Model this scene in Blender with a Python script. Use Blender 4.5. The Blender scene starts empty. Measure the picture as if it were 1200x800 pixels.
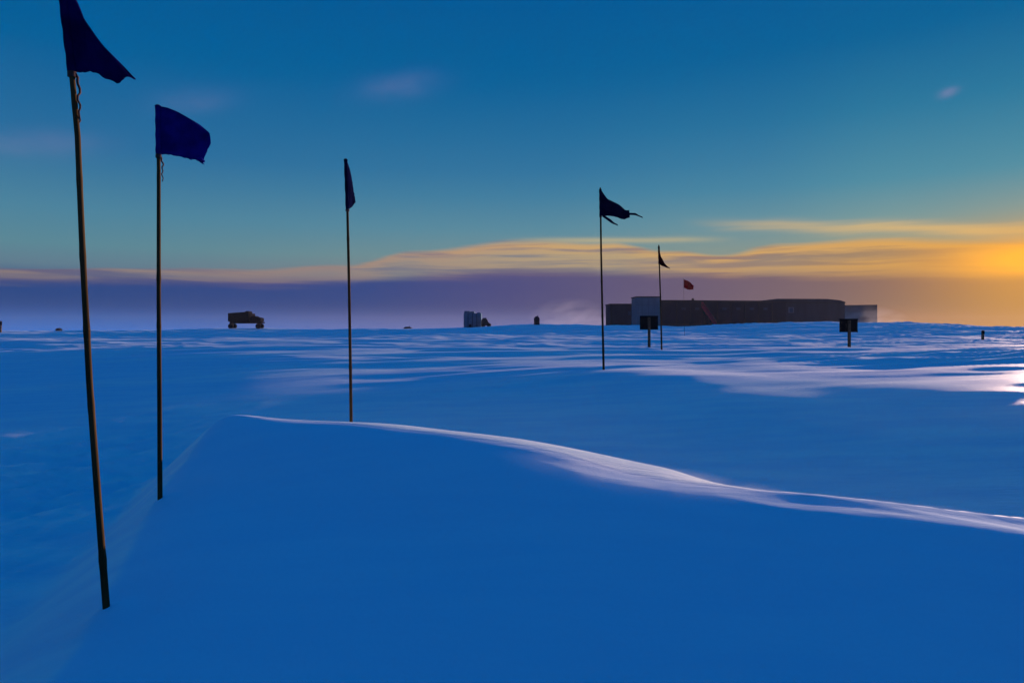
import bpy, bmesh, math, random
import numpy as np
from mathutils import Vector, Matrix

random.seed(7)
scene = bpy.context.scene
C = scene.collection
R = math.radians
EYE = 1.6                    # height of the camera above the local zero level
F = 800.0                    # focal length in photograph pixels (24 mm on a 36 mm frame)
HOR = 386.0                  # eye level in the photograph

# ------------------------------------------------------------------ camera
cam = bpy.data.cameras.new("camera")
cam.lens = 24.0
cam.sensor_width = 36.0
cam.shift_y = -14.0 / 1200.0
cam.clip_start = 0.05
cam.clip_end = 20000
cam_o = bpy.data.objects.new("camera", cam)
C.objects.link(cam_o)
cam_o.location = (0, 0, EYE)
cam_o.rotation_euler = (R(90), 0, 0)
scene.camera = cam_o

# ------------------------------------------------------------------ exposure
vs = scene.view_settings
vs.view_transform = 'Standard'
vs.look = 'None'
vs.exposure = 2.0
vs.gamma = 1.0
scene.render.engine = 'CYCLES'
scene.cycles.use_denoising = True
scene.cycles.max_bounces = 8
scene.cycles.volume_bounces = 1
scene.cycles.caustics_reflective = False
scene.cycles.caustics_refractive = False

SUN_AZ, SUN_EL = 40.0, 2.9
WORLD = 0.1


def lin(c):
    c = c / 255.0
    return c / 12.92 if c <= 0.04045 else ((c + 0.055) / 1.055) ** 2.4


def srgb(r, g, b, k=1.0):
    return (lin(r) * k, lin(g) * k, lin(b) * k)


# ------------------------------------------------------------------ node helper
class N:
    """tiny wrapper: arithmetic on sockets writes Math nodes"""
    def __init__(s, nt, sock):
        s.nt, s.s = nt, sock

    def _op(s, op, *a, clamp=False):
        n = s.nt.nodes.new('ShaderNodeMath')
        n.operation = op
        n.use_clamp = clamp
        for i, v in enumerate(a):
            if isinstance(v, N):
                s.nt.links.new(v.s, n.inputs[i])
            else:
                n.inputs[i].default_value = v
        return N(s.nt, n.outputs[0])

    def __add__(s, o): return s._op('ADD', s, o)
    def __radd__(s, o): return s._op('ADD', o, s)
    def __sub__(s, o): return s._op('SUBTRACT', s, o)
    def __rsub__(s, o): return s._op('SUBTRACT', o, s)
    def __mul__(s, o): return s._op('MULTIPLY', s, o)
    def __rmul__(s, o): return s._op('MULTIPLY', o, s)
    def __truediv__(s, o): return s._op('DIVIDE', s, o)
    def abs(s): return s._op('ABSOLUTE', s)
    def exp(s): return s._op('EXPONENT', s)
    def clamp(s): return s._op('ADD', s, 0.0, clamp=True)

    def smooth(s, a, b):
        n = s.nt.nodes.new('ShaderNodeMapRange')
        n.interpolation_type = 'SMOOTHSTEP'
        s.nt.links.new(s.s, n.inputs[0])
        n.inputs[1].default_value = a
        n.inputs[2].default_value = b
        n.inputs[3].default_value = 0
        n.inputs[4].default_value = 1
        return N(s.nt, n.outputs[0])


def ramp(x, lo, hi, stops, interp='LINEAR'):
    """colour ramp over x in lo..hi; stops = (x, (r,g,b))"""
    nt = x.nt
    f = (x - lo) / (hi - lo)
    n = nt.nodes.new('ShaderNodeValToRGB')
    n.color_ramp.interpolation = interp
    e = n.color_ramp.elements
    while len(e) > 1:
        e.remove(e[-1])
    for i, (p, c) in enumerate(stops):
        q = (p - lo) / (hi - lo)
        el = e[0] if i == 0 else e.new(q)
        el.position = q
        el.color = (c[0], c[1], c[2], 1)
    nt.links.new(f.s, n.inputs[0])
    return n.outputs[0]


def fcurve(x, lo, hi, stops):
    o = ramp(x, lo, hi, [(p, (v, v, v)) for p, v in stops], 'EASE')
    return N(x.nt, o)


def mixc(nt, f, a, b, mode='MIX'):
    n = nt.nodes.new('ShaderNodeMix')
    n.data_type = 'RGBA'
    n.blend_type = mode
    n.clamp_result = False
    if isinstance(f, N):
        nt.links.new(f.s, n.inputs[0])
    else:
        n.inputs[0].default_value = f
    for i, v in ((6, a), (7, b)):
        if isinstance(v, tuple):
            n.inputs[i].default_value = (*v, 1)
        else:
            nt.links.new(v, n.inputs[i])
    return n.outputs[2]


def noise_of(nt, x, y, scale=1.0, detail=4.0, rough=0.55, z=0.0):
    cmb = nt.nodes.new('ShaderNodeCombineXYZ')
    for i, v in enumerate((x, y)):
        nt.links.new(v.s, cmb.inputs[i])
    cmb.inputs[2].default_value = z
    n = nt.nodes.new('ShaderNodeTexNoise')
    n.inputs['Scale'].default_value = scale
    n.inputs['Detail'].default_value = detail
    n.inputs['Roughness'].default_value = rough
    nt.links.new(cmb.outputs[0], n.inputs['Vector'])
    return N(nt, n.outputs[0])


# ------------------------------------------------------------------ world: dusk sky
def build_world():
    w = bpy.data.worlds.new("World")
    scene.world = w
    w.use_nodes = True
    nt = w.node_tree
    bg = nt.nodes['Background']
    bg.inputs[1].default_value = WORLD
    tc = nt.nodes.new('ShaderNodeTexCoord')
    sp = nt.nodes.new('ShaderNodeSeparateXYZ')
    nt.links.new(tc.outputs['Generated'], sp.inputs[0])
    X, Y, Z = (N(nt, sp.outputs[i]) for i in range(3))
    DEG = 57.29578
    el = X._op('ARCSINE', Z) * DEG
    az = X._op('ARCTAN2', X, Y) * DEG
    K = 1.0                                   # ramps hold display-linear colours, scaled up below

    sk = nt.nodes.new('ShaderNodeTexSky')
    sk.sky_type = 'NISHITA'
    sk.sun_disc = False
    sk.sun_elevation = R(SUN_EL)
    sk.sun_rotation = R(SUN_AZ)
    sk.ozone_density = 6
    sk.dust_density = 0.3
    sk.altitude = 2800

    # broad clear-air gradient, away from the sun and below it
    far = ramp(el, 0, 90, [
        (0.0, srgb(0, 100, 190)), (1.2, srgb(20, 86, 166)), (2.2, srgb(36, 64, 128)), (3.3, srgb(50, 72, 122)),
        (4.6, srgb(92, 122, 138)), (6.0, srgb(88, 134, 146)), (8.5, srgb(74, 130, 154)), (13, srgb(40, 108, 154)),
        (19.5, srgb(0, 94, 152)), (26, srgb(0, 86, 148)), (45, srgb(0, 91, 166)), (90, srgb(0, 99, 194))])
    near = ramp(el, 0, 90, [
        (0.0, srgb(190, 130, 70)), (1.0, srgb(184, 124, 60)), (2.2, srgb(146, 104, 70)), (3.3, srgb(156, 112, 70)),
        (4.8, srgb(192, 146, 70)), (6.2, srgb(164, 158, 116)), (8.2, srgb(124, 154, 146)), (11, srgb(82, 142, 156)),
        (16, srgb(44, 120, 152)), (21, srgb(8, 98, 148)), (30, srgb(0, 86, 150)), (45, srgb(0, 91, 166)), (90, srgb(0, 99, 194))])
    daz = (az - SUN_AZ).abs()
    daz = daz._op('MINIMUM', daz, 360.0 - daz)
    # 1 under the sun, 0 on the far side
    f = fcurve(daz, 0, 180, [(0, 1.0), (10, 0.9), (22, 0.52), (40, 0.26), (75, 0.02), (110, 0), (180, 0)])
    col = mixc(nt, f, far, near)

    # darker sky opposite the sun
    rear = fcurve(daz, 0, 180, [(0, 1.0), (110, 1.0), (165, 0.55), (180, 0.5)])
    rs = nt.nodes.new('ShaderNodeVectorMath')
    rs.operation = 'SCALE'
    nt.links.new(col, rs.inputs[0])
    nt.links.new(rear.s, rs.inputs['Scale'])
    col = rs.outputs[0]

    # long streaky textures
    big = noise_of(nt, az * 0.06, el * 0.22, 1.0, 2.0, 0.5, 5.5)
    st = noise_of(nt, az * 0.045, el * 1.1 + (big - 0.5) * 2.0, 1.0, 5.0, 0.62, 3.1)
    st2 = noise_of(nt, az * 0.11, el * 2.6 + (big - 0.5) * 3.0, 1.0, 5.0, 0.6, 9.7)
    elw = el + (big - 0.5) * 0.9 + (st2 - 0.5) * 0.55

    # purple-grey bank low over the horizon
    btop = fcurve(az, -60, 60, [(-60, 3.0), (-37, 3.25), (-14, 4.0), (0, 5.0), (15, 4.5), (36, 3.6), (60, 3.2)])
    bank = (1.0 - (elw - btop).smooth(-0.5, 0.55)) * el.smooth(-0.2, 2.6)
    bankc = ramp(az, -60, 60, [(-60, srgb(26, 62, 126)), (-36, srgb(26, 62, 126)), (-12, srgb(46, 62, 124)), (0, srgb(74, 66, 116)),
                               (12, srgb(98, 78, 104)), (25, srgb(126, 94, 86)), (36, srgb(152, 106, 62)), (60, srgb(50, 64, 120))])
    col = mixc(nt, bank * 0.95, col, bankc)

    # peach cloud band: bright rim above, mauve below; its line rises and dips along the horizon
    top = fcurve(az, -60, 60, [(-60, 3.8), (-37, 4.0), (-22, 4.6), (-14, 5.3), (-8, 6.5), (0, 7.35), (8, 7.1), (13, 6.3), (17, 5.9), (21.5, 6.5),
                               (27, 6.65), (37, 5.95), (60, 4.4)])
    dep = fcurve(az, -60, 60, [(-60, 1.0), (-37, 1.0), (-14, 1.6), (0, 2.7), (16, 1.8), (27, 2.7), (37, 2.4), (60, 1.2)])
    t = (top - elw) / dep
    band = t.smooth(-0.10, 0.14) * (1.0 - t.smooth(0.55, 1.25))
    gate = fcurve(az, -70, 90, [(-70, 0.3), (-45, 0.9), (-12, 0.9), (0, 1.0), (50, 1.0), (90, 0.2)])
    bandc = ramp(az, -60, 60, [(-60, srgb(130, 110, 112)), (-36, srgb(152, 124, 108)), (-15, srgb(160, 128, 112)), (-6, srgb(198, 148, 98)),
                               (4, srgb(218, 166, 84)), (14, srgb(220, 166, 78)), (24, srgb(228, 164, 56)), (36, srgb(244, 168, 14)),
                               (60, srgb(160, 124, 104))])
    mauve = ramp(az, -60, 60, [(-60, srgb(96, 84, 114)), (-36, srgb(108, 88, 112)), (-14, srgb(110, 88, 120)), (0, srgb(150, 112, 104)),
                               (15, srgb(158, 114, 92)), (26, srgb(160, 112, 66)), (36, srgb(204, 134, 22)), (60, srgb(100, 92, 116))])
    mm = (t * 0.95 - 0.15 + (0.5 - st) * 5.5 + (0.5 - st2) * 3.6
          + fcurve(az, -60, 60, [(-60, 0), (12, 0), (19, 0.9), (29, 0.7), (36, 0.0), (60, 0)])
          * ((0.0 - ((t - 0.42) / 0.17) * ((t - 0.42) / 0.17)).exp() - 0.8 * (0.0 - ((t - 0.82) / 0.18) * ((t - 0.82) / 0.18)).exp())).clamp()
    col = mixc(nt, band * gate * (0.70 + (st - 0.5) * 1.2).clamp()._op('MAXIMUM', (1.0 - t).clamp() * 0.9), col, mixc(nt, mm, bandc, mauve))

    # thin yellow tail between the two cloud bodies
    tl = (el + (big - 0.5) * 0.5 - fcurve(az, -60, 60, [(-60, 7.0), (0, 7.5), (12.7, 7.25), (22, 7.0), (60, 7.0)])) / 0.22
    tail = (0.0 - tl * tl).exp() * fcurve(az, -60, 60, [(-60, 0), (-2, 0), (7, 0.7), (13, 0.6), (19, 0), (60, 0)])
    col = mixc(nt, tail * 0.8, col, srgb(206, 182, 120))

    # upper thin wisps on the sun side
    wl = (el + (st2 - 0.5) * 0.7 + (big - 0.5) * 0.5 - fcurve(az, -60, 60, [(-60, 8.4), (12, 8.6), (20.5, 8.1), (26.6, 7.55), (36.9, 6.65), (50, 5.6), (60, 5.2)])) / 0.42
    w1 = (0.0 - wl * wl).exp() * fcurve(az, -60, 90, [(-60, 0), (13, 0), (22, 0.5), (30, 0.85), (40, 0.95), (50, 0.6), (90, 0)])
    col = mixc(nt, w1 * (0.45 + st * 0.9).clamp(), col, srgb(226, 184, 106))

    # glow of the low sun through the cloud, just beyond the right of the view
    ga = (az - 38.5) / 4.6
    ge = (el - 4.75 + (st - 0.5) * 1.4) / 1.05
    glow = (0.0 - (ga * ga + ge * ge)).exp()
    gb = (az - 40.0) / 8.0
    gc = (el - 2.8) / 4.0
    glow2 = (0.0 - (gb * gb + gc * gc)).exp()
    col = mixc(nt, (glow2 * 0.85).clamp(), col, (0.76, 0.33, 0.015))

    col = mixc(nt, (glow * 1.4).clamp(), col, (1.3, 0.52, 0.0))

    # three faint pink puffs high up
    soft = noise_of(nt, az * 0.28, el * 0.9, 1.0, 3.0, 0.6, 1.3)
    for a0, e0, sa, se, k in ((-9.3, 19.3, 3.0, 0.9, 0.22), (-25.0, 16.8, 2.6, 0.8, 0.18), (32.6, 16.3, 0.55, 0.3, 0.5), (-35, 12.5, 4, 0.9, .2)):
        a = (az - a0) / sa
        b = (el - e0 - (az - a0) * 0.16) / se
        m = (0.0 - (a * a + b * b)).exp() * (soft * 1.8 - 0.2).clamp() * k
        col = mixc(nt, m, col, srgb(140, 135, 175))

    sc = nt.nodes.new('ShaderNodeVectorMath')
    sc.operation = 'SCALE'
    nt.links.new(col, sc.inputs[0])
    sc.inputs['Scale'].default_value = 1.0 / (WORLD * 4.0)
    out = mixc(nt, 0.03, sc.outputs[0], sk.outputs[0])
    nt.links.new(out, bg.inputs[0])


build_world()

# ------------------------------------------------------------------ sun
sun = bpy.data.lights.new("sun", 'SUN')
sun.energy = 2.6
sun.angle = R(0.6)
sun.color = (1.0, 0.66, 0.50)
sun_o = bpy.data.objects.new("sun", sun)
C.objects.link(sun_o)
sd = Vector((math.sin(R(SUN_AZ)) * math.cos(R(SUN_EL)), math.cos(R(SUN_AZ)) * math.cos(R(SUN_EL)), math.sin(R(SUN_EL))))
sun_o.rotation_euler = sd.to_track_quat('Z', 'Y').to_euler()
sun_o.location = sd * 200


# ------------------------------------------------------------------ helpers
def PX(px, py, Y):
    """place at depth Y seen at photograph pixel (px, py)"""
    return Vector(((px - 600) / F * Y, Y, EYE + (HOR - py) / F * Y))


def material(name, color, rough=0.7, var=0.15, scale=8.0, bump=0.0, metal=0.0, stretch=(1, 1, 1)):
    m = bpy.data.materials.new(name)
    m.use_nodes = True
    nt = m.node_tree
    b = nt.nodes['Principled BSDF']
    tc = nt.nodes.new('ShaderNodeTexCoord')
    mp = nt.nodes.new('ShaderNodeMapping')
    mp.inputs['Scale'].default_value = stretch
    nz = nt.nodes.new('ShaderNodeTexNoise')
    nz.inputs['Scale'].default_value = scale
    nz.inputs['Detail'].default_value = 5
    nt.links.new(tc.outputs['Object'], mp.inputs[0])
    nt.links.new(mp.outputs[0], nz.inputs['Vector'])
    lo = tuple(c * (1 - var) for c in color)
    hi = tuple(min(1, c * (1 + var)) for c in color)
    nt.links.new(mixc(nt, N(nt, nz.outputs[0]).smooth(0.3, 0.7), lo, hi), b.inputs['Base Color'])
    b.inputs['Roughness'].default_value = rough
    b.inputs['Metallic'].default_value = metal
    b.inputs['Specular IOR Level'].default_value = 0.2 if rough < 0.3 else 0.0
    if bump:
        bp = nt.nodes.new('ShaderNodeBump')
        bp.inputs['Strength'].default_value = bump
        bp.inputs['Distance'].default_value = 0.01
        nt.links.new(nz.outputs[0], bp.inputs['Height'])
        nt.links.new(bp.outputs[0], b.inputs['Normal'])
    return m


def cloth_material(name, color):
    """thin woven cloth: dull surface, some light coming through, faint weave and fading"""
    m = material(name, color, 0.9, 0.3, 9, 0.0)
    nt = m.node_tree
    b = nt.nodes['Principled BSDF']
    src = b.inputs['Base Color'].links[0].from_socket
    tr = nt.nodes.new('ShaderNodeBsdfTranslucent')
    nt.links.new(src, tr.inputs['Color'])
    mx = nt.nodes.new('ShaderNodeMixShader')
    mx.inputs[0].default_value = 0.45
    nt.links.new(b.outputs[0], mx.inputs[1])
    nt.links.new(tr.outputs[0], mx.inputs[2])
    nt.links.new(mx.outputs[0], nt.nodes['Material Output'].inputs['Surface'])
    return m


def tag(o, label=None, cat=None, group=None, kind=None):
    for k, v in (('label', label), ('category', cat), ('group', group), ('kind', kind)):
        if v:
            o[k] = v
    return o


def thing(name, loc, label, cat, group=None, rz=0.0):
    o = bpy.data.objects.new(name, None)
    o.empty_display_size = 0.2
    C.objects.link(o)
    o.location = loc
    o.rotation_euler = (0, 0, rz)
    return tag(o, label, cat, group)


def obj(name, bm, m, parent=None, smooth=False, bevel=0.0):
    bmesh.ops.recalc_face_normals(bm, faces=bm.faces[:])
    me = bpy.data.meshes.new(name)
    if bevel:
        bmesh.ops.bevel(bm, geom=bm.edges[:], offset=bevel, segments=2, affect='EDGES', profile=0.6)
    bm.to_mesh(me)
    bm.free()
    me.materials.append(m)
    for p in me.polygons:
        p.use_smooth = smooth
    o = bpy.data.objects.new(name, me)
    C.objects.link(o)
    if parent:
        o.parent = parent
    return o


def box(bm, x0, x1, y0, y1, z0, z1):
    v = [bm.verts.new((x, y, z)) for z in (z0, z1) for y in (y0, y1) for x in (x0, x1)]
    for f in ((0, 2, 3, 1), (4, 5, 7, 6), (0, 1, 5, 4), (2, 6, 7, 3), (0, 4, 6, 2), (1, 3, 7, 5)):
        bm.faces.new([v[i] for i in f])
    return v


def prism(bm, pts, y0, y1):
    """outline pts in x,z extruded along y"""
    a = [bm.verts.new((x, y0, z)) for x, z in pts]
    b = [bm.verts.new((x, y1, z)) for x, z in pts]
    n = len(pts)
    bm.faces.new(a)
    bm.faces.new(b[::-1])
    for i in range(n):
        j = (i + 1) % n
        bm.faces.new((a[i], b[i], b[j], a[j]))


def tube(bm, path, radii, sides=10):
    rings = []
    for i, p in enumerate(path):
        t = (path[min(i + 1, len(path) - 1)] - path[max(i - 1, 0)]).normalized()
        u = t.orthogonal().normalized() if i == 0 else (rings_u - t * rings_u.dot(t)).normalized()
        rings_u = u
        v = t.cross(u)
        rings.append([bm.verts.new(p + (u * math.cos(a) + v * math.sin(a)) * radii[i])
                      for a in [2 * math.pi * k / sides for k in range(sides)]])
    for a, b in zip(rings, rings[1:]):
        for k in range(sides):
            bm.faces.new((a[k], a[(k + 1) % sides], b[(k + 1) % sides], b[k]))
    bm.faces.new(rings[0])
    bm.faces.new(rings[-1][::-1])


def box_obj(name, m, parent, x0, x1, y0, y1, z0, z1, bevel=0.0):
    bm = bmesh.new()
    box(bm, x0, x1, y0, y1, z0, z1)
    return obj(name, bm, m, parent, bevel=bevel)


# ------------------------------------------------------------------ snow terrain
def hash2(ix, iy, seed):
    h = (ix.astype(np.int64) * 374761393 + iy.astype(np.int64) * 668265263 + seed * 974634777) & 0xffffffff
    h = ((h ^ (h >> 13)) * 1274126177) & 0xffffffff
    h = h ^ (h >> 16)
    return (h & 0xffff) / 65535.0 * 2 * np.pi


def gnoise(x, y, seed=0):
    ix, iy = np.floor(x), np.floor(y)
    fx, fy = x - ix, y - iy
    sx = fx * fx * fx * (fx * (fx * 6 - 15) + 10)
    sy = fy * fy * fy * (fy * (fy * 6 - 15) + 10)

    def g(dx, dy):
        a = hash2(ix + dx, iy + dy, seed)
        return np.cos(a) * (fx - dx) + np.sin(a) * (fy - dy)
    n0 = g(0, 0) * (1 - sx) + g(1, 0) * sx
    n1 = g(0, 1) * (1 - sx) + g(1, 1) * sx
    return (n0 * (1 - sy) + n1 * sy) * 1.5


def fbm(x, y, seed=0, octv=4, gain=0.5):
    s, a = 0, 1.0
    for i in range(octv):
        s = s + a * gnoise(x, y, seed + i * 17)
        x, y, a = x * 2.03 + 5.2, y * 2.03 + 1.7, a * gain
    return s


def along(x, y, azim):
    """coordinates along and across a compass direction"""
    s, c = math.sin(R(azim)), math.cos(R(azim))
    return x * s + y * c, x * c - y * s


def sstep(x, a, b):
    t = np.clip((x - a) / (b - a), 0, 1)
    return t * t * (3 - 2 * t)


def smin(a, b, k):
    h = np.clip(0.5 + 0.5 * (b - a) / k, 0, 1)
    return b * (1 - h) + a * h - k * h * (1 - h)


def pxw(px, py, Y):
    return ((px - 600) / F * Y, Y, (HOR - py) / F * Y)


# crest of the near drift: photograph pixel and depth of each point, heights relative to the eye
CREST = [(-1.15, -1.5, -1.36), (-1.45, 1.2, -1.24), pxw(45, 790, 2.35), pxw(125, 692, 3.04), pxw(187, 581, 4.7), pxw(228, 528, 5.7),
         pxw(263, 486, 6.6), pxw(330, 485, 6.35), pxw(411, 489, 5.9), pxw(520, 504, 5.3), pxw(640, 524, 4.9), pxw(740, 545, 4.6), pxw(830, 561, 4.4),
         pxw(950, 577, 4.3), pxw(1200, 606, 4.25), (5.2, 4.4, -1.46), (9, 5.0, -1.62)]
FACE = [pxw(600, 800, 2.4), pxw(320, 800, 2.36), pxw(1000, 800, 2.46), pxw(1250, 800, 2.56), (-0.9, 0.4, -1.46), (0.5, 0.2, -1.52), (3, 0.2, -1.74), (6.5, 1.0, -1.9),
        (6, 3, -1.64), pxw(950, 640, 3.44), pxw(1150, 680, 3.24), pxw(450, 600, 4.0)]
P = np.array(CREST + FACE)
for i_, (cx_, _, _) in enumerate(CREST):                       # the rounding of the crest takes a little off its height
    w_ = min(1.0, max(0.0, (cx_ + 2.9) / 1.8)) if i_ > 5 else 0.0
    P[i_, 2] += 0.008 + 0.062 * w_ + float(np.interp(cx_, [-1.2, 0.25, 0.8, 1.27, 1.88, 3.15, 6], [0, 0.045, 0.042, 0.085, 0.128, 0.105, 0.1]))


def tps_fit(P):
    d = np.hypot(P[:, None, 0] - P[None, :, 0], P[:, None, 1] - P[None, :, 1])
    K = np.where(d > 0, d * d * np.log(d + 1e-9), 0) + np.eye(len(P)) * 0.003
    A = np.column_stack([np.ones(len(P)), P[:, :2]])
    M = np.block([[K, A], [A.T, np.zeros((3, 3))]])
    return np.linalg.solve(M, np.concatenate([P[:, 2], np.zeros(3)]))


TPS = tps_fit(P)


def tps(x, y):
    r = TPS[-3] + TPS[-2] * x + TPS[-1] * y
    for (px, py, _), w in zip(P, TPS):
        d2 = (x - px) ** 2 + (y - py) ** 2
        r = r + w * 0.5 * d2 * np.log(d2 + 1e-12)
    return r


def spline(pts, n=18):
    p = np.array(pts)[:, :2]
    out = []
    for i in range(len(p) - 1):
        p0, p1, p2, p3 = p[max(i - 1, 0)], p[i], p[i + 1], p[min(i + 2, len(p) - 1)]
        for t in np.arange(n) / n:
            out.append(0.5 * ((2 * p1) + (p2 - p0) * t + (2 * p0 - 5 * p1 + 4 * p2 - p3) * t * t + (3 * p1 - p0 - 3 * p2 + p3) * t ** 3))
    return np.array(out + [p[-1]])


RIDGE = spline(CREST)


def ridge_dist(x, y):
    """signed distance beyond the crest (positive on the far side) and the x of the nearest crest point"""
    a, b = RIDGE[:-1], RIDGE[1:]
    best = np.full(x.shape, 1e9)
    sg = np.zeros(x.shape)
    num = np.zeros(x.shape)
    den = np.full(x.shape, 1e-30)
    for (ax, ay), (bx, by) in zip(a, b):
        dx, dy = bx - ax, by - ay
        t = np.clip(((x - ax) * dx + (y - ay) * dy) / (dx * dx + dy * dy), 0, 1)
        qx, qy = ax + t * dx, ay + t * dy
        d = (x - qx) ** 2 + (y - qy) ** 2
        m = d < best
        best = np.where(m, d, best)
        sg = np.where(m, np.sign(dx * (y - qy) - dy * (x - qx)), sg)
        w = np.exp(-np.sqrt(d) / 0.16) * math.hypot(dx, dy)      # soft nearest point: no crease where two stretches are equally near
        num += w * qx
        den += w
    return np.sqrt(best) * sg, num / den


def terrain(x, y, lit_crust=None):
    """height of the snow relative to the eye"""
    x = np.asarray(x, float)
    y = np.asarray(y, float)
    d = np.hypot(x, y)
    s, c = math.sin(R(SUN_AZ)), math.cos(R(SUN_AZ))
    u = x * s + y * c
    up = 1.2 * np.log1p(np.exp(np.clip((u + 0.5) / 1.2, -40, 40)))      # no drop behind the camera
    la, lc = along(x, y, 72)
    roll = 0.10 * gnoise(la / 17, lc / 6.5, 3)
    v = x * c - y * s
    base = smin(-1.52 + (0.066 - 0.004 * sstep(-v, 3, 9)) * up + roll * (1 - 0.75 * sstep(-v, 2, 7) * (1 - sstep(d, 16, 30))), -0.78 - 0.13 * sstep(x, 1.5, 5) * (1 - sstep(d, 14, 26)) + roll * 0.4 + 0 * d, 0.10)
    # swells and sastrugi of the open field, growing with distance
    lf = sstep(-x / np.maximum(y, 1.0), 0.15, 0.5)
    base = base - 0.30 * sstep(x, -6.0, 6.0) * (1 - sstep(u, 6.5, 12.5)) * sstep(y, -1, 1)
    f1 = sstep(d, 6 + 9 * lf, 22 + 16 * lf)
    base = base + f1 * (0.20 * gnoise(la / 34, lc / 11, 11) + 0.12 * fbm(la / 9, lc / 2.6, 21, 3, 0.5))
    f2 = sstep(d, 40, 120)
    base = base + f2 * (0.40 * gnoise(la / 110, lc / 42, 31) + 0.34 * fbm(la / 26, lc / 8, 41, 3, 0.5))
    base = base - 0.0016 * np.maximum(d - 160, 0)
    ridge1 = (1 - np.abs(gnoise(la / 5.0, lc / 1.15, 131))) ** 2 - 0.62
    base = base + 0.09 * ridge1 * sstep(d, 8 + 8 * lf, 17 + 14 * lf) * (1 - 0.5 * sstep(d, 60, 120)) * sstep(gnoise(la / 21, lc / 9, 133), -0.25, 0.35)
    ridge2 = (1 - np.abs(gnoise(la / 19, lc / 4.6, 141))) ** 2 - 0.62
    base = base + 0.22 * ridge2 * sstep(d, 35, 75)
    # named rises on the horizon
    for px, Y, sx, sy, h in ((640, 170, 26, 40, 1.7), (985, 150, 34, 40, 1.9), (290, 150, 26, 25, 0.7), (860, 175, 40, 30, 0.9), (1240, 200, 40, 50, .3)):
        base = base + h * np.exp(-((x - (px - 600) / F * Y) / sx) ** 2 - ((y - Y) / sy) ** 2)
    # crust broken by wind on the flat to the left
    base = base - 0.26 * np.exp(-((x + 3.4) / 1.3) ** 2 - ((y - 3.4) / 3.2) ** 2)
    rough = sstep(-x - 0.15 * y, 1.3, 3.2) * (1 - sstep(d, 6.5, 12.5)) * sstep(y, 0.5, 2.0)
    ra, rc = along(x, y, 28)
    patch = sstep(gnoise(ra / 5.5, rc / 2.4, 51), -0.15, 0.45)
    base = base + rough * (0.115 * fbm(ra / 1.2, rc / 0.40, 61, 4, 0.52) * (0.25 + patch) - 0.14 * patch)
    # near drift
    near = (d < 16)
    h = base.copy()
    if near.any():
        xn, yn = x[near], y[near]
        sdist, tx = ridge_dist(xn, yn)
        face = tps(xn, yn)
        t = sstep(tx, -2.95, -1.1)
        tau = 0.035 + t * 0.30 + sstep(tx, -0.2, 1.2) * 0.13 * (1 - 0.7 * sstep(tx, 1.0, 3.0))
        k = 0.85 - 0.30 * t + 0.25 * sstep(tx, 0.8, 2.2)
        drop = k * tau * np.logaddexp(0, sdist / tau)
        wa, wc = along(xn, yn, 112)
        fine = (0.0045 + 0.006 * sstep(tx, 0.2, 1.6)) * fbm(wa / 1.9, wc / 0.24, 71, 3, 0.5) * sstep(tx, -1.5, 1.6) * np.exp(-(sdist / 0.9) ** 2)
        fine = fine + 0.0045 * fbm(wa / 2.2, wc / 0.34, 81, 3, 0.5) * sstep(xn, 0.2, 1.6) * (1 - sstep(yn, 2.3, 3.2))
        fine = fine + 0.010 * fbm(xn / 1.9, yn / 1.3, 91, 2, 0.5)
        rt = sstep(tx, 0.8, 2.6)
        fine = fine + rt * (0.030 * np.exp(-((sdist + 0.02) / 0.11) ** 2) + 0.022 * np.exp(-((sdist + 0.42 + 0.10 * (tx - 2)) / 0.15) ** 2))
        dune = face - drop + fine - 0.35 * np.maximum(sdist - 1.0, 0) ** 2
        kk = 0.07
        h[near] = -smin(-dune, -base[near], kk)
        # small collars of snow and wind scoops where the two near poles stand
        for px, Y in ((124, 3.04), (187.5, 4.7)):
            r2 = (xn - (px - 600) / F * Y) ** 2 + (yn - Y) ** 2
            h[near] += 0.060 * np.exp(-r2 / 0.11 ** 2) - 0.030 * np.exp(-r2 / 0.24 ** 2)
        if lit_crust is not None:
            lit_crust[near] = (lit_crust[near] + (1 - lit_crust[near]) * (1 - sstep(d[near], 8, 15.5))) * np.maximum(sstep(base[near] - dune, -0.05, 0.05), sstep(sdist, 0.0, 0.07))
    return h


def ground(x, y):
    return float(terrain(np.array([x]), np.array([y]))[0]) + EYE


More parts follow.
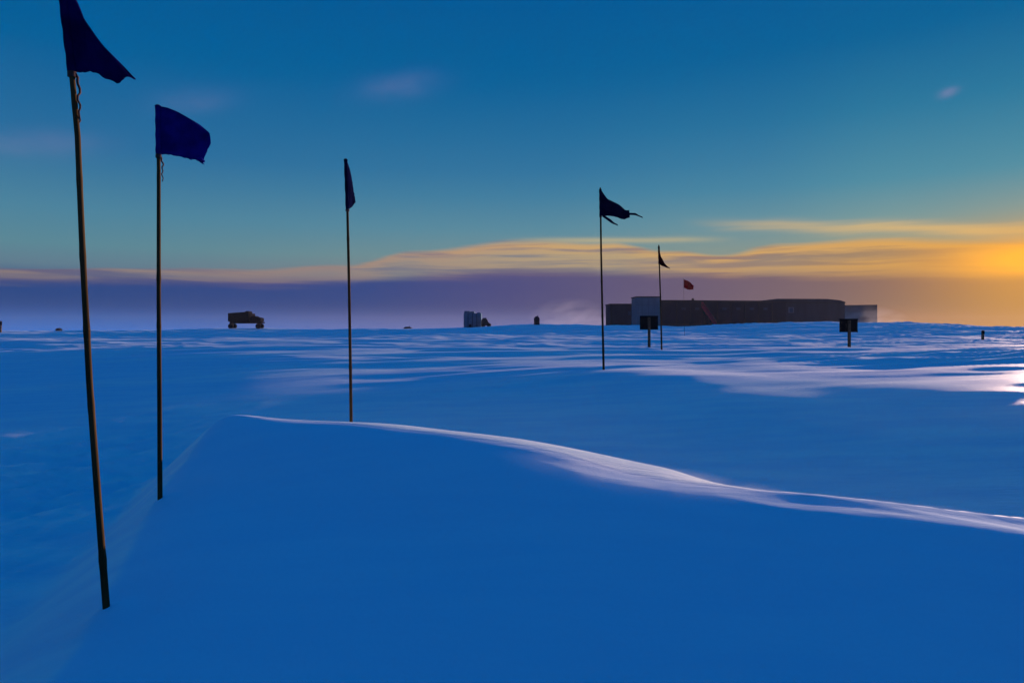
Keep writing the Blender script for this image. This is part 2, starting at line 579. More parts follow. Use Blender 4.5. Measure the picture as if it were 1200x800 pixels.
def snow_material():
    m = bpy.data.materials.new("snow")
    m.use_nodes = True
    nt = m.node_tree
    b = nt.nodes['Principled BSDF']
    tc = nt.nodes.new('ShaderNodeTexCoord')
    n1 = nt.nodes.new('ShaderNodeTexNoise')
    n1.inputs['Scale'].default_value = 0.9
    n1.inputs['Detail'].default_value = 6
    n2 = nt.nodes.new('ShaderNodeTexNoise')
    n2.inputs['Scale'].default_value = 60
    n2.inputs['Detail'].default_value = 4
    mp = nt.nodes.new('ShaderNodeMapping')
    mp.inputs['Rotation'].default_value = (0, 0, R(15))
    mp.inputs['Scale'].default_value = (1, 4, 1)
    nt.links.new(tc.outputs['Object'], mp.inputs[0])
    nt.links.new(mp.outputs[0], n1.inputs['Vector'])
    nt.links.new(tc.outputs['Object'], n2.inputs['Vector'])
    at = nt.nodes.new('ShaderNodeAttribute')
    at.attribute_name = "lit_crust"
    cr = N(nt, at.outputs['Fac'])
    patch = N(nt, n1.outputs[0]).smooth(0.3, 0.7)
    dulled_drift_c = mixc(nt, patch, (0.68, 0.82, 0.95), (0.72, 0.85, 0.96))
    lit_crust_c = mixc(nt, patch, (0.66, 0.82, 0.94), (0.84, 0.96, 0.99))  # ground lightened against the drift: uneven light put into the snow colour
    nt.links.new(mixc(nt, cr, dulled_drift_c, lit_crust_c), b.inputs['Base Color'])
    nt.links.new((0.85 - cr * 0.48).s, b.inputs['Roughness'])
    nt.links.new((cr * 0.7).s, b.inputs['Specular IOR Level'])
    n3 = nt.nodes.new('ShaderNodeTexNoise')          # wind-combed grain
    n3.inputs['Scale'].default_value = 7
    n3.inputs['Detail'].default_value = 6
    n3.inputs['Roughness'].default_value = 0.65
    mp3 = nt.nodes.new('ShaderNodeMapping')
    mp3.inputs['Rotation'].default_value = (0, 0, R(22))
    mp3.inputs['Scale'].default_value = (0.35, 2.6, 1)
    nt.links.new(tc.outputs['Object'], mp3.inputs[0])
    nt.links.new(mp3.outputs[0], n3.inputs['Vector'])
    hgt = N(nt, n3.outputs[0]) * (0.45 + cr * 1.5) + N(nt, n2.outputs[0]) * 0.22
    bp = nt.nodes.new('ShaderNodeBump')
    bp.inputs['Strength'].default_value = 0.8
    bp.inputs['Distance'].default_value = 0.012
    nt.links.new(hgt.s, bp.inputs['Height'])
    nt.links.new(bp.outputs[0], b.inputs['Normal'])
    return m


def build_snow():
    front = np.linspace(-52, 52, 901)
    rest = np.linspace(52, 308, 130)[1:-1]
    az = np.radians(np.concatenate([front, rest]))
    r = np.concatenate([[0.25], np.geomspace(0.5, 700, 740)])
    A, Rr = np.meshgrid(az, r)
    x, y = (Rr * np.sin(A)).ravel(), (Rr * np.cos(A)).ravel()
    la, lc = along(x, y, 72)
    lit_crust = 0.25 + 0.5 * sstep(gnoise(la / 13, lc / 3.1, 151) + 0.5 * gnoise(la / 4, lc / 1.0, 153), -0.35, 0.35)
    z = terrain(x, y, lit_crust) + EYE
    na, nr = len(az), len(r)
    co = np.column_stack([x, y, z])
    co = np.vstack([co, [[0, 0, float(z[:na].mean())]]])
    i = np.arange(nr - 1)[:, None] * na
    j = np.arange(na)[None, :]
    j2 = (j + 1) % na
    q = np.stack([i + j, i + na + j, i + na + j2, i + j2], -1).reshape(-1, 4)[:, ::-1]
    tri = np.column_stack([np.full(na, len(co) - 1), (np.arange(na) + 1) % na, np.arange(na)])
    me = bpy.data.meshes.new("snow_field")
    me.vertices.add(len(co))
    me.vertices.foreach_set("co", co.ravel())
    nl = q.size + tri.size
    me.loops.add(nl)
    me.loops.foreach_set("vertex_index", np.concatenate([q.ravel(), tri.ravel()]).astype(np.int32))
    npoly = len(q) + len(tri)
    me.polygons.add(npoly)
    st = np.concatenate([np.arange(len(q)) * 4, q.size + np.arange(len(tri)) * 3])
    me.polygons.foreach_set("loop_start", st.astype(np.int32))
    me.polygons.foreach_set("use_smooth", np.ones(npoly, bool))
    me.update(calc_edges=True)
    me.validate()
    if me.polygons[10].normal.z < 0:
        me.flip_normals()
    at = me.attributes.new("lit_crust", 'FLOAT', 'POINT')       # 1 on glazed snow with brighter light painted in, 0 on the dulled matt drift
    at.data.foreach_set("value", np.append(lit_crust, 1.0).astype(np.float32))
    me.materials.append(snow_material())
    o = bpy.data.objects.new("snow_field", me)
    C.objects.link(o)
    tag(o, kind='structure')


build_snow()

# ------------------------------------------------------------------ materials
M = {
    'bamboo': material("bamboo", (0.055, 0.034, 0.016), 0.6, 0.35, 14, 0.3, stretch=(1, 1, 0.15)),
    'blue_cloth': cloth_material("blue_cloth", (0.008, 0.005, 0.085)),
    'navy_cloth': cloth_material("navy_cloth", (0.006, 0.008, 0.045)),
    'royal_cloth': cloth_material("royal_cloth", (0.012, 0.010, 0.20)),
    'maroon_cloth': cloth_material("maroon_cloth", (0.05, 0.006, 0.010)),
    'red_cloth': cloth_material("red_cloth", (0.20, 0.006, 0.012)),
    'cord': material("cord", (0.06, 0.04, 0.04), 0.9, 0.3, 40),
    'sign': material("black_board", (0.012, 0.012, 0.014), 0.5, 0.3, 6),
    'timber': material("timber_post", (0.10, 0.07, 0.05), 0.8, 0.3, 10, 0.3, stretch=(1, 1, 0.1)),
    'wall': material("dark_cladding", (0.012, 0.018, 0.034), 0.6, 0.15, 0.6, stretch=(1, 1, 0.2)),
    'wall2': material("grey_and_hazed_cladding", (0.034, 0.035, 0.052), 0.6, 0.15, 0.6, stretch=(1, 1, 0.2)),
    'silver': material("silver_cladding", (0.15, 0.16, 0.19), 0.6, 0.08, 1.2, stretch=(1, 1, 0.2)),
    'trim': material("dark_trim", (0.03, 0.028, 0.034), 0.6, 0.2, 2),
    'silver_joint': material("panel_joint", (0.12, 0.13, 0.155), 0.6, 0.1, 2),
    'glass': material("window_glass", (0.03, 0.05, 0.09), 0.25, 0.1, 2),
    'red_metal': material("red_painted_steel", (0.75, 0.03, 0.06), 0.55, 0.2, 3),
    'steel': material("dark_steel", (0.010, 0.010, 0.014), 0.5, 0.3, 3),
    'tyre': material("rubber", (0.015, 0.015, 0.016), 0.85, 0.2, 9),
    'teal': material("blue_grey_panel", (0.10, 0.17, 0.24), 0.6, 0.12, 1),
    'brown': material("weathered_brown", (0.07, 0.045, 0.045), 0.8, 0.3, 2),
}


# ------------------------------------------------------------------ flags on bamboo poles
def catmull(pts, n):
    """resample a polyline of (x, z) at n+1 even steps with rounded corners"""
    p = [Vector((a, b)) for a, b in pts]
    L = [0]
    for a, b in zip(p, p[1:]):
        L.append(L[-1] + (b - a).length)
    out = []
    for i in range(n + 1):
        s = L[-1] * i / n
        k = 0
        while k < len(p) - 2 and s > L[k + 1]:
            k += 1
        t = (s - L[k]) / max(1e-9, L[k + 1] - L[k])
        out.append(p[k].lerp(p[k + 1], t))
    return out


def cloth(name, top, bot, lean, ripple, m, parent, nu=22, nv=12, thick=0.0025, ph=0.0, fray=0.004, org=None):
    """a hanging cloth between a top and a bottom edge line (local x, z); lean = depth gained along the fly"""
    a, b = catmull(top, nu), catmull(bot, nu)
    bm = bmesh.new()
    g = []
    rnd = random.Random(len(name) + int(ph * 100))
    for i in range(nu + 1):
        u = i / nu
        row = []
        for j in range(nv + 1):
            v = j / nv
            p = a[i].lerp(b[i], v)
            dep = lean * u + ripple * math.sin(u * 7.5 + v * 2.2 + ph) * min(1, u * 2.5) + ripple * 0.45 * math.sin(u * 15 - v * 4 + ph * 2) * u
            x, z = p.x, p.y
            if org:
                q = lean * u / org.y
                x += (org.x + x) * q
                z += (org.z + z - EYE) * q
            if i == nu:
                x += rnd.uniform(-fray, fray)
            if j == nv and i > 1:
                z += rnd.uniform(-fray, fray)
            row.append(bm.verts.new((x, dep, z)))
        g.append(row)
    for i in range(nu):
        for j in range(nv):
            bm.faces.new((g[i][j], g[i + 1][j], g[i + 1][j + 1], g[i][j + 1]))
    o = obj(name, bm, m, parent, smooth=True)
    sm = o.modifiers.new("thickness", 'SOLIDIFY')
    sm.thickness = thick
    sm.offset = 0
    return o


def flag_pole(Y, pole_px, rad, top_px, bot_px, label, cloth_m, lean=0.1, ripple=0.02, tatters=(), ph=0.0, cord_px=None, sleeve=None,
              group='marker flags on bamboo poles', thick=0.0025):
    """pole_px: pixels down the pole from top to foot. The thing stands at the foot."""
    pts = [PX(px, py, Y) for px, py in pole_px]
    foot = pts[-1].copy()
    gz = ground(foot.x, foot.y)
    t = thing("flag_pole", (foot.x, foot.y, gz), label, "flag", group)
    org = Vector((foot.x, foot.y, gz))
    loc = [p - org for p in pts]
    # reach into the snow
    d = (loc[-1] - loc[-2]).normalized()
    if loc[-1].z > -0.12:
        loc.append(loc[-1] + d * (loc[-1].z + 0.18))
    # dense path with bamboo nodes
    path, rr = [], []
    tot = sum((b - a).length for a, b in zip(loc, loc[1:]))
    acc = 0.0
    for a, b in zip(loc, loc[1:]):
        n = max(3, int((b - a).length / 0.045))
        for k in range(n):
            f = k / n
            s = acc + (b - a).length * f
            path.append(a.lerp(b, f))
            node = 0.14 * math.exp(-(((s % 0.34) - 0.17) / 0.012) ** 2)
            rr.append(rad * (0.78 + 0.32 * s / tot) * (1 + node))
        acc += (b - a).length
    path.append(loc[-1])
    rr.append(rad * 1.1)
    bm = bmesh.new()
    tube(bm, path, rr, 12)
    obj("pole", bm, M['bamboo'], t, smooth=True)
    cv = lambda L: [((px - 600) / F * Y - org.x, EYE + (HOR - py) / F * Y - org.z) for px, py in L]
    tp, bt = cv(top_px), cv(bot_px)
    cloth("flag_cloth", tp, bt, lean, ripple, M[cloth_m], t, ph=ph, thick=thick, org=org)
    # hem sleeve wrapped round the pole
    a, b = Vector((tp[0][0], 0, tp[0][1])), Vector((bt[0][0], 0, bt[0][1]))
    bm = bmesh.new()
    n = 10
    off = Vector((0, 0, 0))

    def on_pole(z):
        for p, q in zip(loc, loc[1:]):
            if q.z <= z <= p.z:
                return p.lerp(q, (z - p.z) / (q.z - p.z))
        return loc[0] + (loc[0] - loc[1]).normalized() * (z - loc[0].z)
    zs = [a.z + (b.z - a.z) * k / n for k in range(n + 1)]
    sp = [on_pole(z) for z in zs]
    tube(bm, sp, [rad * (1.22 + 0.14 * math.sin(k * 2.1 + ph)) for k in range(n + 1)], 12)
    obj("hem_sleeve", bm, M[cloth_m], t, smooth=True)
    for tt in tatters:
        q = cv(tt[0])
        r = cv(tt[1])
        cloth("tatter", q, r, lean * 0.3, ripple * 0.7, M[cloth_m], t, nu=10, nv=3, ph=ph + 1, org=org)
    if cord_px:
        cp = cv(cord_px)
        bm = bmesh.new()
        tube(bm, [Vector((x, 0.01 * math.sin(i * 1.7), z)) for i, (x, z) in enumerate(catmull_s(cp, 14))], [0.006 - 0.0002 * i for i in range(15)], 6)
        obj("cord", bm, M['cord'], t, smooth=True)
    # lashing where the sleeve ends
    bm = bmesh.new()
    pb = on_pole(zs[-1] - 0.012)
    tube(bm, [pb + Vector((0, 0, 0.012)), pb - Vector((0, 0, 0.012))], [rad * 1.3, rad * 1.3], 12)
    obj("lashing", bm, M['cord'], t, smooth=True)
    return t


def catmull_s(pts, n):
    return [(p.x, p.y) for p in catmull(pts, n)]


flag_pole(3.04, [(72, -14), (84, 84), (91, 160), (97, 300), (105, 450), (113, 560), (124, 704)], 0.0140,
          [(74, -12), (88, -1), (98, 22), (125, 56), (154, 90)], [(85, 84), (100, 86), (114, 86), (124, 92), (132, 95), (142, 91), (155, 92)],
          "nearest leaning flag pole, its blue flag drooping to a torn point", 'blue_cloth',
          lean=0.12, ripple=0.026, ph=0.4, cord_px=[(88, 86), (93, 100), (92, 118), (94, 132), (91, 150)])
flag_pole(4.7, [(185, 123), (186, 200), (186, 350), (187, 480), (187.5, 585)], 0.0150,
          [(185, 124), (196, 126), (208, 131), (222, 139), (234, 146), (243, 154), (247, 168)], [(183, 181), (192, 181), (203, 182), (214, 184), (225, 187), (233, 189), (238, 191)],
          "second flag pole from the left, with a squarish royal blue flag flying almost flat", 'royal_cloth',
          lean=0.16, ripple=0.028, ph=1.3, cord_px=[(188, 183), (191, 192), (190, 203), (191, 213)],
          tatters=[([(236, 183), (240, 190)], [(228, 186), (240, 193)])])
flag_pole(7.2, [(405, 186), (407, 240), (409, 330), (410.5, 420), (411.5, 494)], 0.0155,
          [(404.5, 187), (407.5, 191), (410, 198), (411.5, 206), (413, 214)], [(408, 245), (410, 244.5), (412, 243), (414.5, 240), (417, 237)],
          "flag pole behind the drift crest, its dark flag edge on, a narrow blade", 'navy_cloth',
          lean=0.13, ripple=0.008, ph=2.2)
flag_pole(13.6, [(703.5, 220), (704.5, 300), (706, 370), (707.5, 437)], 0.021,
          [(704, 222), (712, 233), (725, 240), (733, 246), (738, 246)], [(704, 253), (714, 253), (724, 255), (732, 257), (738, 255)],
          "flag pole left of the station buildings, its dark pennant torn with trailing tatters", 'navy_cloth',
          lean=0.2, ripple=0.03, ph=0.2,
          tatters=[([(731, 248.5), (738, 249.5), (745, 250), (753, 254)], [(731, 252), (738, 252), (745, 252), (753, 255.5)]),
                   ([(706, 251), (713, 255.5), (719, 260), (724, 263)], [(706, 254), (712, 258.5), (718, 262), (724, 264.5)])])
flag_pole(26, [(772, 287), (773, 320), (774, 350), (775, 393)], 0.03,
          [(772, 289), (774.5, 301), (778.5, 308), (785, 314)], [(772.5, 309), (775, 311.5), (779, 312.5), (785, 315)],
          "thin flag pole beside the pale tower, with a limp dark maroon flag", 'maroon_cloth',
          lean=0.2, ripple=0.04, ph=1.1)
flag_pole(95, [(801, 326), (801.5, 350), (802, 389)], 0.018,
          [(801.5, 327.5), (805, 328.5), (809, 331), (813, 334.5)], [(801.5, 337), (805, 339), (809, 339.5), (812.5, 339)],
          "small bright red flag showing above the roof of the long dark building", 'red_cloth',
          lean=0.3, ripple=0.08, ph=0.9, thick=0.008)


# ------------------------------------------------------------------ sign boards on posts
def sign_board(px, top, bottom, foot, wpx, Y, label):
    k = Y / F
    x = (px - 600) * k
    gz = ground(x, Y)
    t = thing("sign_board", (x, Y, gz), label, "sign", "black sign boards on posts", rz=R(-4))
    zt, zb = EYE + (HOR - top) * k - gz, EYE + (HOR - bottom) * k - gz
    w = wpx * k / 2
    bm = bmesh.new()
    box(bm, -w, w, 0.0, 0.03, zb, zt)
    obj("board", bm, M['sign'], t, bevel=0.006)
    for z0, z1 in ((zt - 0.05, zt + 0.004), (zb - 0.004, zb + 0.05)):
        box_obj("batten", M['steel'], t, -w - 0.004, w + 0.004, -0.02, -0.002, z0, z1)
    box_obj("post", M['timber'], t, -0.055, 0.055, -0.10, -0.022, -0.4, zt - 0.06, bevel=0.006)
    for z in (zt - 0.16, zb + 0.14):
        bm = bmesh.new()
        tube(bm, [Vector((0, -0.112, z)), Vector((0, -0.098, z))], [0.02, 0.02], 8)
        obj("bolt", bm, M['steel'], t)


sign_board(760.5, 370, 386, 393, 21, 29, "black sign board on a post standing in front of the pale tower")
sign_board(994.5, 373.5, 389, 407, 20.5, 29, "black sign board on a tall post below the right end of the long building")


# ------------------------------------------------------------------ the station
def station():
    Y = 200.0
    k = Y / F
    z = lambda py, YY=Y: EYE + (HOR - py) / F * YY
    x = lambda px, YY=Y: (px - 600) / F * YY
    x0 = x(775)
    gz = ground(x0 + 15, Y + 8)
    t = thing("station_building", (x0, Y, gz), "long dark flat roofed station building with stepped right end fading into haze", "building")
    L = lambda px, YY=Y: x(px, YY) - x0
    H = lambda py, YY=Y: z(py, YY) - gz
    Ty = lambda YY: YY - Y
    # three modules, each farther back
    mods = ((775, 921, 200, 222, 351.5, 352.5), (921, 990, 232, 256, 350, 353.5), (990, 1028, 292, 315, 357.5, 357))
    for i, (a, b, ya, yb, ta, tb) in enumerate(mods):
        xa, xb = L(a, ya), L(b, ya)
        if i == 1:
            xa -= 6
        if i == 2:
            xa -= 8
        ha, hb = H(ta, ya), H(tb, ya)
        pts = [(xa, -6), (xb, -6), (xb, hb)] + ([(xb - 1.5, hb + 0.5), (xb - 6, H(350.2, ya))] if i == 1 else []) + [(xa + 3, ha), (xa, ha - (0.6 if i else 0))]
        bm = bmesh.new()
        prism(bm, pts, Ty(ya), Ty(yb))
        obj("wall_module", bm, M['wall' if i < 1 else 'wall2'], t)  # farther modules get paler cladding, distance haze put into the colour
        if i < 2:
            bm = bmesh.new()
            box(bm, xa - 0.15, xb + 0.1, Ty(ya) - 0.25, Ty(ya) - 0.01, min(ha, hb) - 0.55, min(ha, hb) - 0.1)
            obj("roof_edge", bm, M['trim'], t)
    # wall ribs dividing the facade into bays
    for px in range(793, 916, 16):
        box_obj("rib", M['trim'], t, L(px) - 0.14, L(px) + 0.14, -0.2, -0.01, -3, H(354.5))
    # belt and base skirting
    box_obj("skirting", M['brown'], t, L(776), L(920), -0.16, -0.005, -3, H(379.5))
    # windows between the ribs, unlit
    for px in (801, 817, 849, 865, 881, 897):
        f = box_obj("window", M['trim'], t, L(px) - 0.75, L(px) + 0.75, -0.12, -0.004, H(363.4), H(360.0))
        box_obj("pane", M['glass'], f, L(px) - 0.6, L(px) + 0.6, -0.135, -0.122, H(363.0), H(360.4))
    yb = 232
    f = box_obj("window", M['silver'], t, L(924, yb), L(930, yb), Ty(yb) - 0.15, Ty(yb) - 0.01, H(366.5, yb), H(360, yb))
    box_obj("pane", M['glass'], f, L(924, yb) + .25, L(930, yb) - .25, Ty(yb) - 0.17, Ty(yb) - 0.152, H(366.0, yb), H(360.6, yb))
    # flue on the roof
    bm = bmesh.new()
    tube(bm, [Vector((L(812.5), 0.6, H(354))), Vector((L(812.5), 0.6, H(349.5)))], [0.35, 0.35], 12)
    obj("flue", bm, M['steel'], t, smooth=False)
    # slanting red stair down the front
    st = None
    a, b = Vector((L(821), -1.6, H(359))), Vector((L(837), -1.6, H(382)))
    bm = bmesh.new()
    for y in (-2.2, -1.0):
        n = 2
        p, q = Vector((a.x, y, a.z)), Vector((b.x, y, b.z))
        up = Vector((0, 0, 0.35))
        vs_ = [p + up, q + up, q - up, p - up]
        v0 = [bm.verts.new(v + Vector((0, -0.06, 0))) for v in vs_]
        v1 = [bm.verts.new(v + Vector((0, 0.06, 0))) for v in vs_]
        bm.faces.new(v0)
        bm.faces.new(v1[::-1])
        for i in range(4):
            bm.faces.new((v0[i], v1[i], v1[(i + 1) % 4], v0[(i + 1) % 4]))
    st = obj("stair", bm, M['red_metal'], t)
    st['label'] = "dark red slanting stair on the front of the building"
    for i in range(12):
        p = a.lerp(b, (i + 0.5) / 12)
        box_obj("tread", M['red_metal'], st, p.x - 0.2, p.x + 0.2, -2.13, -1.07, p.z - 0.03, p.z + 0.03)
    for y in (-2.2, -1.0):
        bm = bmesh.new()
        tube(bm, [Vector((a.x, y, a.z + 1.2)), Vector((b.x, y, b.z + 1.2))], [0.09, 0.09], 8)
        for i in range(5):
            p = a.lerp(b, i / 4)
            tube(bm, [Vector((p.x, y, p.z + 0.3)), Vector((p.x, y, p.z + 1.2))], [0.05, 0.05], 6)
        obj("handrail", bm, M['red_metal'], st)


station()


def pale_tower():
    Y = 178.0
    x = lambda px: (px - 760) / F * Y
    X0 = (760 - 600) / F * Y
    gz = ground(X0, Y + 3)
    z = lambda py: EYE + (HOR - py) / F * Y - gz
    t = thing("stair_tower", (X0, Y, gz), "pale silvery square tower at the left end of the long dark building", "building")
    bm = bmesh.new()
    box(bm, x(745.5), x(774.5), 0, 7, -5, z(348.5))
    obj("wall", bm, M['silver'], t, bevel=0.12)
    box_obj("parapet", M['wall2'], t, x(745), x(775), -0.15, 7.15, z(348.4), z(347.2))
    for px in (752.7, 760, 767.3):
        box_obj("panel_joint", M['silver_joint'], t, x(px) - 0.05, x(px) + 0.05, -0.05, -0.003, -3, z(349.5))
    for py in (357.5, 367):
        box_obj("panel_joint", M['silver_joint'], t, x(745.8), x(774.2), -0.045, -0.004, z(py) - 0.05, z(py) + 0.05)
    d = box_obj("door", M['trim'], t, x(763), x(767), -0.1, -0.01, z(389), z(379))
    box_obj("handle", M['silver'], d, x(766.2), x(766.5), -0.16, -0.1, z(384.5), z(383.5))


pale_tower()


def end_block():
    Y = 190.0
    x = lambda px: (px - 729) / F * Y
    X0 = (729 - 600) / F * Y
    gz = ground(X0, Y + 4)
    z = lambda py: EYE + (HOR - py) / F * Y - gz
    t = thing("service_block", (X0, Y, gz), "dark grey square block left of the pale tower, snow piled at its foot", "building")
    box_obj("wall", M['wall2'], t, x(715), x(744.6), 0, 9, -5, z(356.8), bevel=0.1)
    box_obj("roof_edge", M['trim'], t, x(714.5), x(745), -0.2, 9.2, z(356.7), z(355.8))
    box_obj("corner_post", M['trim'], t, x(715.2), x(717.2), -0.16, -0.004, -3, z(357))
    d = box_obj("door", M['trim'], t, x(725), x(731), -0.12, -0.006, z(388), z(378))
    box_obj("handle", M['silver'], d, x(730.2), x(730.6), -0.2, -0.12, z(383), z(382))
    f = box_obj("window", M['trim'], t, x(735), x(740), -0.12, -0.006, z(370), z(364))
    box_obj("pane", M['glass'], f, x(735.5), x(739.5), -0.14, -0.122, z(369.5), z(364.5))


end_block()


# ------------------------------------------------------------------ far left: truck on the skyline
def truck():
    Y = 150.0
    k = Y / F
    X0 = (288.5 - 600) * k
    gz = ground(X0, Y)
    t = thing("box_truck", (X0, Y, gz), "dark high wheeled box truck in silhouette on the left skyline", "truck")
    x = lambda px: (px - 288.5) * k
    z = lambda py: (384.0 - py) * k           # wheels stand on the snow
    bm = bmesh.new()
    prism(bm, [(x(269.5), z(376)), (x(293.5), z(376)), (x(293.5), z(364.2)), (x(291), z(363.6)), (x(289), z(364.8)), (x(269.5), z(366.2))], -1.1, 1.1)
    obj("cargo_box", bm, M['steel'], t, bevel=0.05)
    box_obj("chassis", M['steel'], t, x(270), x(307.5), -0.45, 0.45, z(378.2), z(376.05))
    bm = bmesh.new()
    prism(bm, [(x(294.2), z(376.03)), (x(307.2), z(376.03)), (x(307.8), z(373)), (x(306.5), z(371.6)), (x(302.5), z(370.8)), (x(300), z(369.4)), (x(296.8), z(369.4)), (x(294.2), z(372.3))], -1.0, 1.0)
    cab = obj("cab", bm, M['steel'], t, bevel=0.04)
    box_obj("windscreen_frame", M['steel'], t, x(296.9), x(297.3), -0.9, 0.9, z(369.3), z(366.6))
    box_obj("bumper", M['steel'], t, x(307.9), x(308.6), -1.0, 1.0, z(378), z(376.4))
    for px in (272.5, 276.5, 304.5):
        for y in (-0.95, 0.95):
            bm = bmesh.new()
            r = 3.05 * k if px != 276.5 else 2.2 * k
            c = Vector((x(px), y, r - 0.06))
            tube(bm, [c + Vector((0, -0.16, 0)), c + Vector((0, -0.13, 0)), c + Vector((0, 0.13, 0)), c + Vector((0, 0.16, 0))], [r * .85, r, r, r * .85], 18)
            if px != 276.5:
                w = obj("wheel", bm, M['tyre'], t)
                bm = bmesh.new()
                tube(bm, [c + Vector((0, -0.19, 0)), c + Vector((0, 0.19, 0))], [r * .45, r * .45], 12)
                obj("rim", bm, M['steel'], w)
            else:
                bm.free()
    for px in (272.5, 304.5):
        bm = bmesh.new()
        box(bm, x(px) - 0.12, x(px) + 0.12, -0.4, 0.4, z(382), z(378.25))
        obj("suspension", bm, M['steel'], t)


truck()


def far_block():
    Y = 175.0
    k = Y / F
    X0 = (553.5 - 600) * k
    gz = ground(X0, Y + 3)
    x = lambda px: (px - 553.5) * k
    z = lambda py: EYE + (HOR - py) * k - gz
    t = thing("blue_grey_tower", (X0, Y, gz), "blue grey cubic building with a notched roofline on the middle skyline", "building")
    box_obj("wall", M['teal'], t, x(543.3), x(563.8), 0, 5, -4, z(367), bevel=0.06)
    box_obj("roof_unit", M['teal'], t, x(544), x(550.2), 0.4, 4, z(366.95), z(364.2), bevel=0.04)
    box_obj("roof_unit", M['teal'], t, x(550.9), x(555.5), 0.6, 4, z(366.95), z(364.8), bevel=0.04)
    box_obj("roof_unit", M['teal'], t, x(559), x(563), 0.4, 4, z(366.95), z(366.1), bevel=0.04)
    for px in (548.5, 553.6, 558.7):
        box_obj("panel_joint", M['steel'], t, x(px) - 0.06, x(px) + 0.06, -0.05, -0.003, -2, z(367.3))
    d = box_obj("door", M['steel'], t, x(549.5), x(552.6), -0.08, -0.006, z(388), z(380))
    box_obj("handle", M['silver'], d, x(552), x(552.3), -0.14, -0.08, z(384.2), z(383.6))
    # loader parked against it
    X1 = (569 - 600) * k
    g2 = ground(X1, Y - 2)
    t = thing("parked_loader", (X1, Y - 2, g2), "low dark vehicle with sloping front parked right of the blue grey building", "vehicle")
    x = lambda px: (px - 569) * k
    z = lambda py: (387 - py) * k
    bm = bmesh.new()
    prism(bm, [(x(564.5), z(385)), (x(575.5), z(385)), (x(576), z(383.6)), (x(572.5), z(381)), (x(571.5), z(378.2)), (x(570), z(377)), (x(566), z(377)), (x(564.5), z(379))], -1, 1)
    obj("body", bm, M['brown'], t, bevel=0.05)
    for px in (566.8, 573.2):
        for y in (-1.0, 1.0):
            bm = bmesh.new()
            c = Vector((x(px), y, 1.9 * k))
            tube(bm, [c + Vector((0, -0.2, 0)), c + Vector((0, 0.2, 0))], [2.1 * k, 2.1 * k], 14)
            obj("wheel", bm, M['tyre'], t)
    bm = bmesh.new()
    box(bm, x(566.2), x(570.6), -0.9, 0.9, z(376.9), z(376.3))
    obj("cab_roof", bm, M['steel'], t)


far_block()


def small_hut(px, top, foot, wpx, Y, label, m, roof=True, name="hut", cat="hut"):
    k = Y / F
    X0 = (px - 600) * k
    gz = ground(X0, Y)
    h = (foot - top) * k
    w = wpx * k / 2
    t = thing(name, (X0, Y, gz), label, cat)
    bm = bmesh.new()
    prism(bm, [(-w, -0.6), (w, -0.6), (w, h * 0.78), (w * 0.25, h), (-w * 0.55, h * 0.96), (-w, h * 0.72)], -w, w)
    obj("wall", bm, M[m], t, bevel=0.03)
    box_obj("door", M['steel'], t, -w * 0.35, w * 0.25, -w - 0.04, -w - 0.003, -0.3, h * 0.55)
    bm = bmesh.new()
    tube(bm, [Vector((w * 0.4, 0, h * 0.8)), Vector((w * 0.4, 0, h * 1.12))], [w * 0.1] * 2, 8)
    obj("flue", bm, M['steel'], t)


small_hut(629, 377, 387, 6.5, 160, "small dark hut alone on the snow rise left of the tattered flag pole", 'wall', name="small_hut")
small_hut(478, 381, 386.5, 9, 170, "low pale brown shed far off on the skyline between third pole and cubic building", 'brown', name="low_shed", cat="shed")
small_hut(418, 382, 386.5, 5, 170, "tiny brown box shelter on the skyline just right of the third flag pole", 'brown', name="box_shelter", cat="shelter")
small_hut(69, 380.5, 387, 5, 170, "tiny dark shelter on the far left skyline left of the nearest pole", 'wall', name="skyline_shelter", cat="shelter")


def marker(px, top, foot, Y, label, r=0.05):
    k = Y / F
    X0 = (px - 600) * k
    gz = ground(X0, Y)
    h = EYE + (HOR - top) * k - gz
    t = thing("marker_post", (X0, Y, gz), label, "post")
    bm = bmesh.new()
    tube(bm, [Vector((0, 0, -0.4)), Vector((0.01, 0, h * 0.5)), Vector((0.03, 0, h))], [r, r, r * 0.9], 10)
    obj("post", bm, M['timber'], t, smooth=True)
    bm = bmesh.new()
    tube(bm, [Vector((0.02, 0, h * 0.66)), Vector((0.03, 0, h * 0.94))], [r * 1.12, r * 1.1], 10)
    obj("band", bm, M['steel'], t, smooth=True)


marker(1151.5, 387, 403, 48, "short dark marker post alone in the snow at the far right", 0.09)
marker(0.8, 376, 388, 120, "dark post on the skyline at the far left picture edge", 0.16)


# ------------------------------------------------------------------ haze of blowing snow
def build_haze():
    bm = bmesh.new()
    box(bm, -720, 720, -720, 720, -9, 15)
    m = bpy.data.materials.new("ice_haze")
    m.use_nodes = True
    nt = m.node_tree
    nt.nodes.remove(nt.nodes['Principled BSDF'])
    v = nt.nodes.new('ShaderNodeVolumePrincipled')
    v.inputs['Color'].default_value = (0.84, 0.91, 1.0, 1)
    v.inputs['Density'].default_value = 0.00009
    v.inputs['Anisotropy'].default_value = 0.05
    nt.links.new(v.outputs[0], nt.nodes['Material Output'].inputs['Volume'])
    o = obj("haze", bm, m)
    tag(o, kind='stuff')


build_haze()


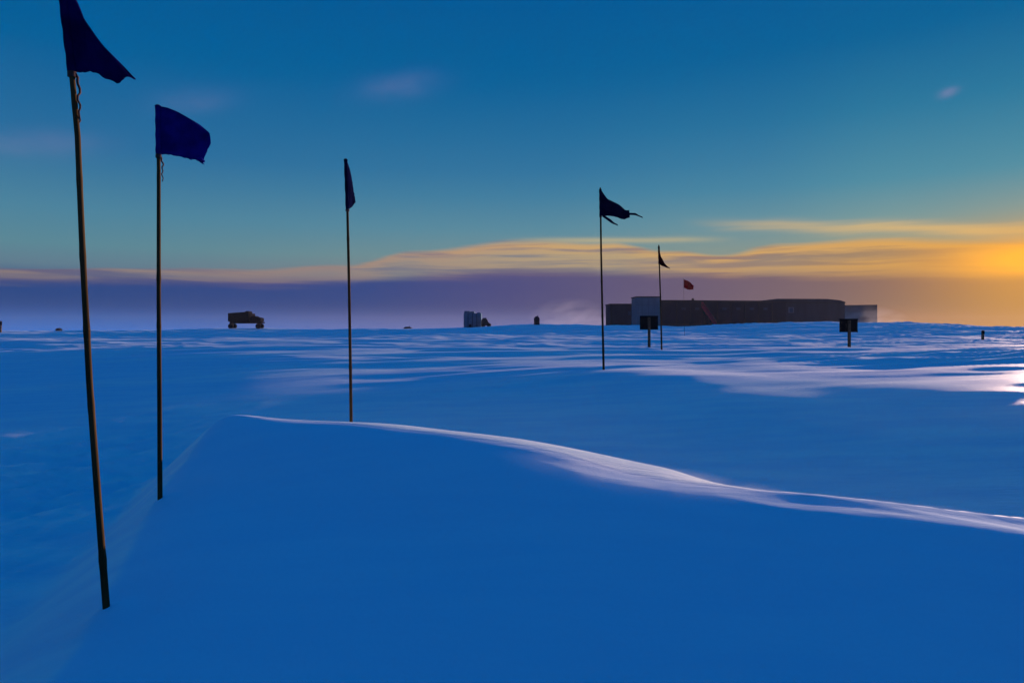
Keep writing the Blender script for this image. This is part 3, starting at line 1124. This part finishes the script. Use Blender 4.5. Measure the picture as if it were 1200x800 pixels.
def plume(px0, px1, Y, depth, z0, z1, dens, scale=0.16, turn=(0, 0, 0)):
    """a low cloud of wind-blown snow, real volume with ragged density"""
    x0, x1 = (px0 - 600) / F * Y, (px1 - 600) / F * Y
    bm = bmesh.new()
    hx, hy, hz = (x1 - x0) / 2, depth / 2, (z1 - z0) / 2
    bmesh.ops.create_icosphere(bm, subdivisions=3, radius=1.0)
    for v in bm.verts:
        v.co = Vector((v.co.x * hx, v.co.y * hy, v.co.z * hz))
    m = bpy.data.materials.new("drifting_snow")
    m.use_nodes = True
    nt = m.node_tree
    nt.nodes.remove(nt.nodes['Principled BSDF'])
    tc = nt.nodes.new('ShaderNodeTexCoord')
    sp = nt.nodes.new('ShaderNodeSeparateXYZ')
    nt.links.new(tc.outputs['Object'], sp.inputs[0])
    X, Y_, Z = (N(nt, sp.outputs[i]) for i in range(3))
    a, b, c = X / hx, Y_ / hy, Z / hz
    fall = (1.0 - (a * a + b * b + c * c)).clamp()
    cmb = nt.nodes.new('ShaderNodeCombineXYZ')
    for i, q in enumerate((X * 0.9 - Z * 0.7, Y_ * 1.0, Z * 2.2)):
        nt.links.new(q.s, cmb.inputs[i])
    nz = nt.nodes.new('ShaderNodeTexNoise')
    nz.inputs['Scale'].default_value = scale
    nz.inputs['Detail'].default_value = 4
    nt.links.new(cmb.outputs[0], nz.inputs['Vector'])
    den = fall * (N(nt, nz.outputs[0]) * 2.4 - 0.75).clamp() * dens
    v = nt.nodes.new('ShaderNodeVolumePrincipled')
    v.inputs['Color'].default_value = (0.93, 0.93, 0.95, 1)
    nt.links.new(den.s, v.inputs['Density'])
    nt.links.new(v.outputs[0], nt.nodes['Material Output'].inputs['Volume'])
    o = obj("blowing_snow", bm, m)
    o.location = ((x0 + x1) / 2, Y, (z0 + z1) / 2)
    o.rotation_euler = turn
    tag(o, kind='stuff')


plume(615, 722, 214, 16, -4, 12, 0.030)
plume(930, 1075, 276, 20, -8, 12, 0.05)

# spindrift streaming along the near crest and the swell behind it
plume(560, 1010, 4.42, 0.75, EYE - 1.17, EYE - 0.89, 1.3, 4.5, (0, R(7.0), R(-17)))
plume(880, 1330, 4.05, 0.85, EYE - 1.32, EYE - 1.06, 1.0, 4.5, (0, R(6.0), R(-8)))
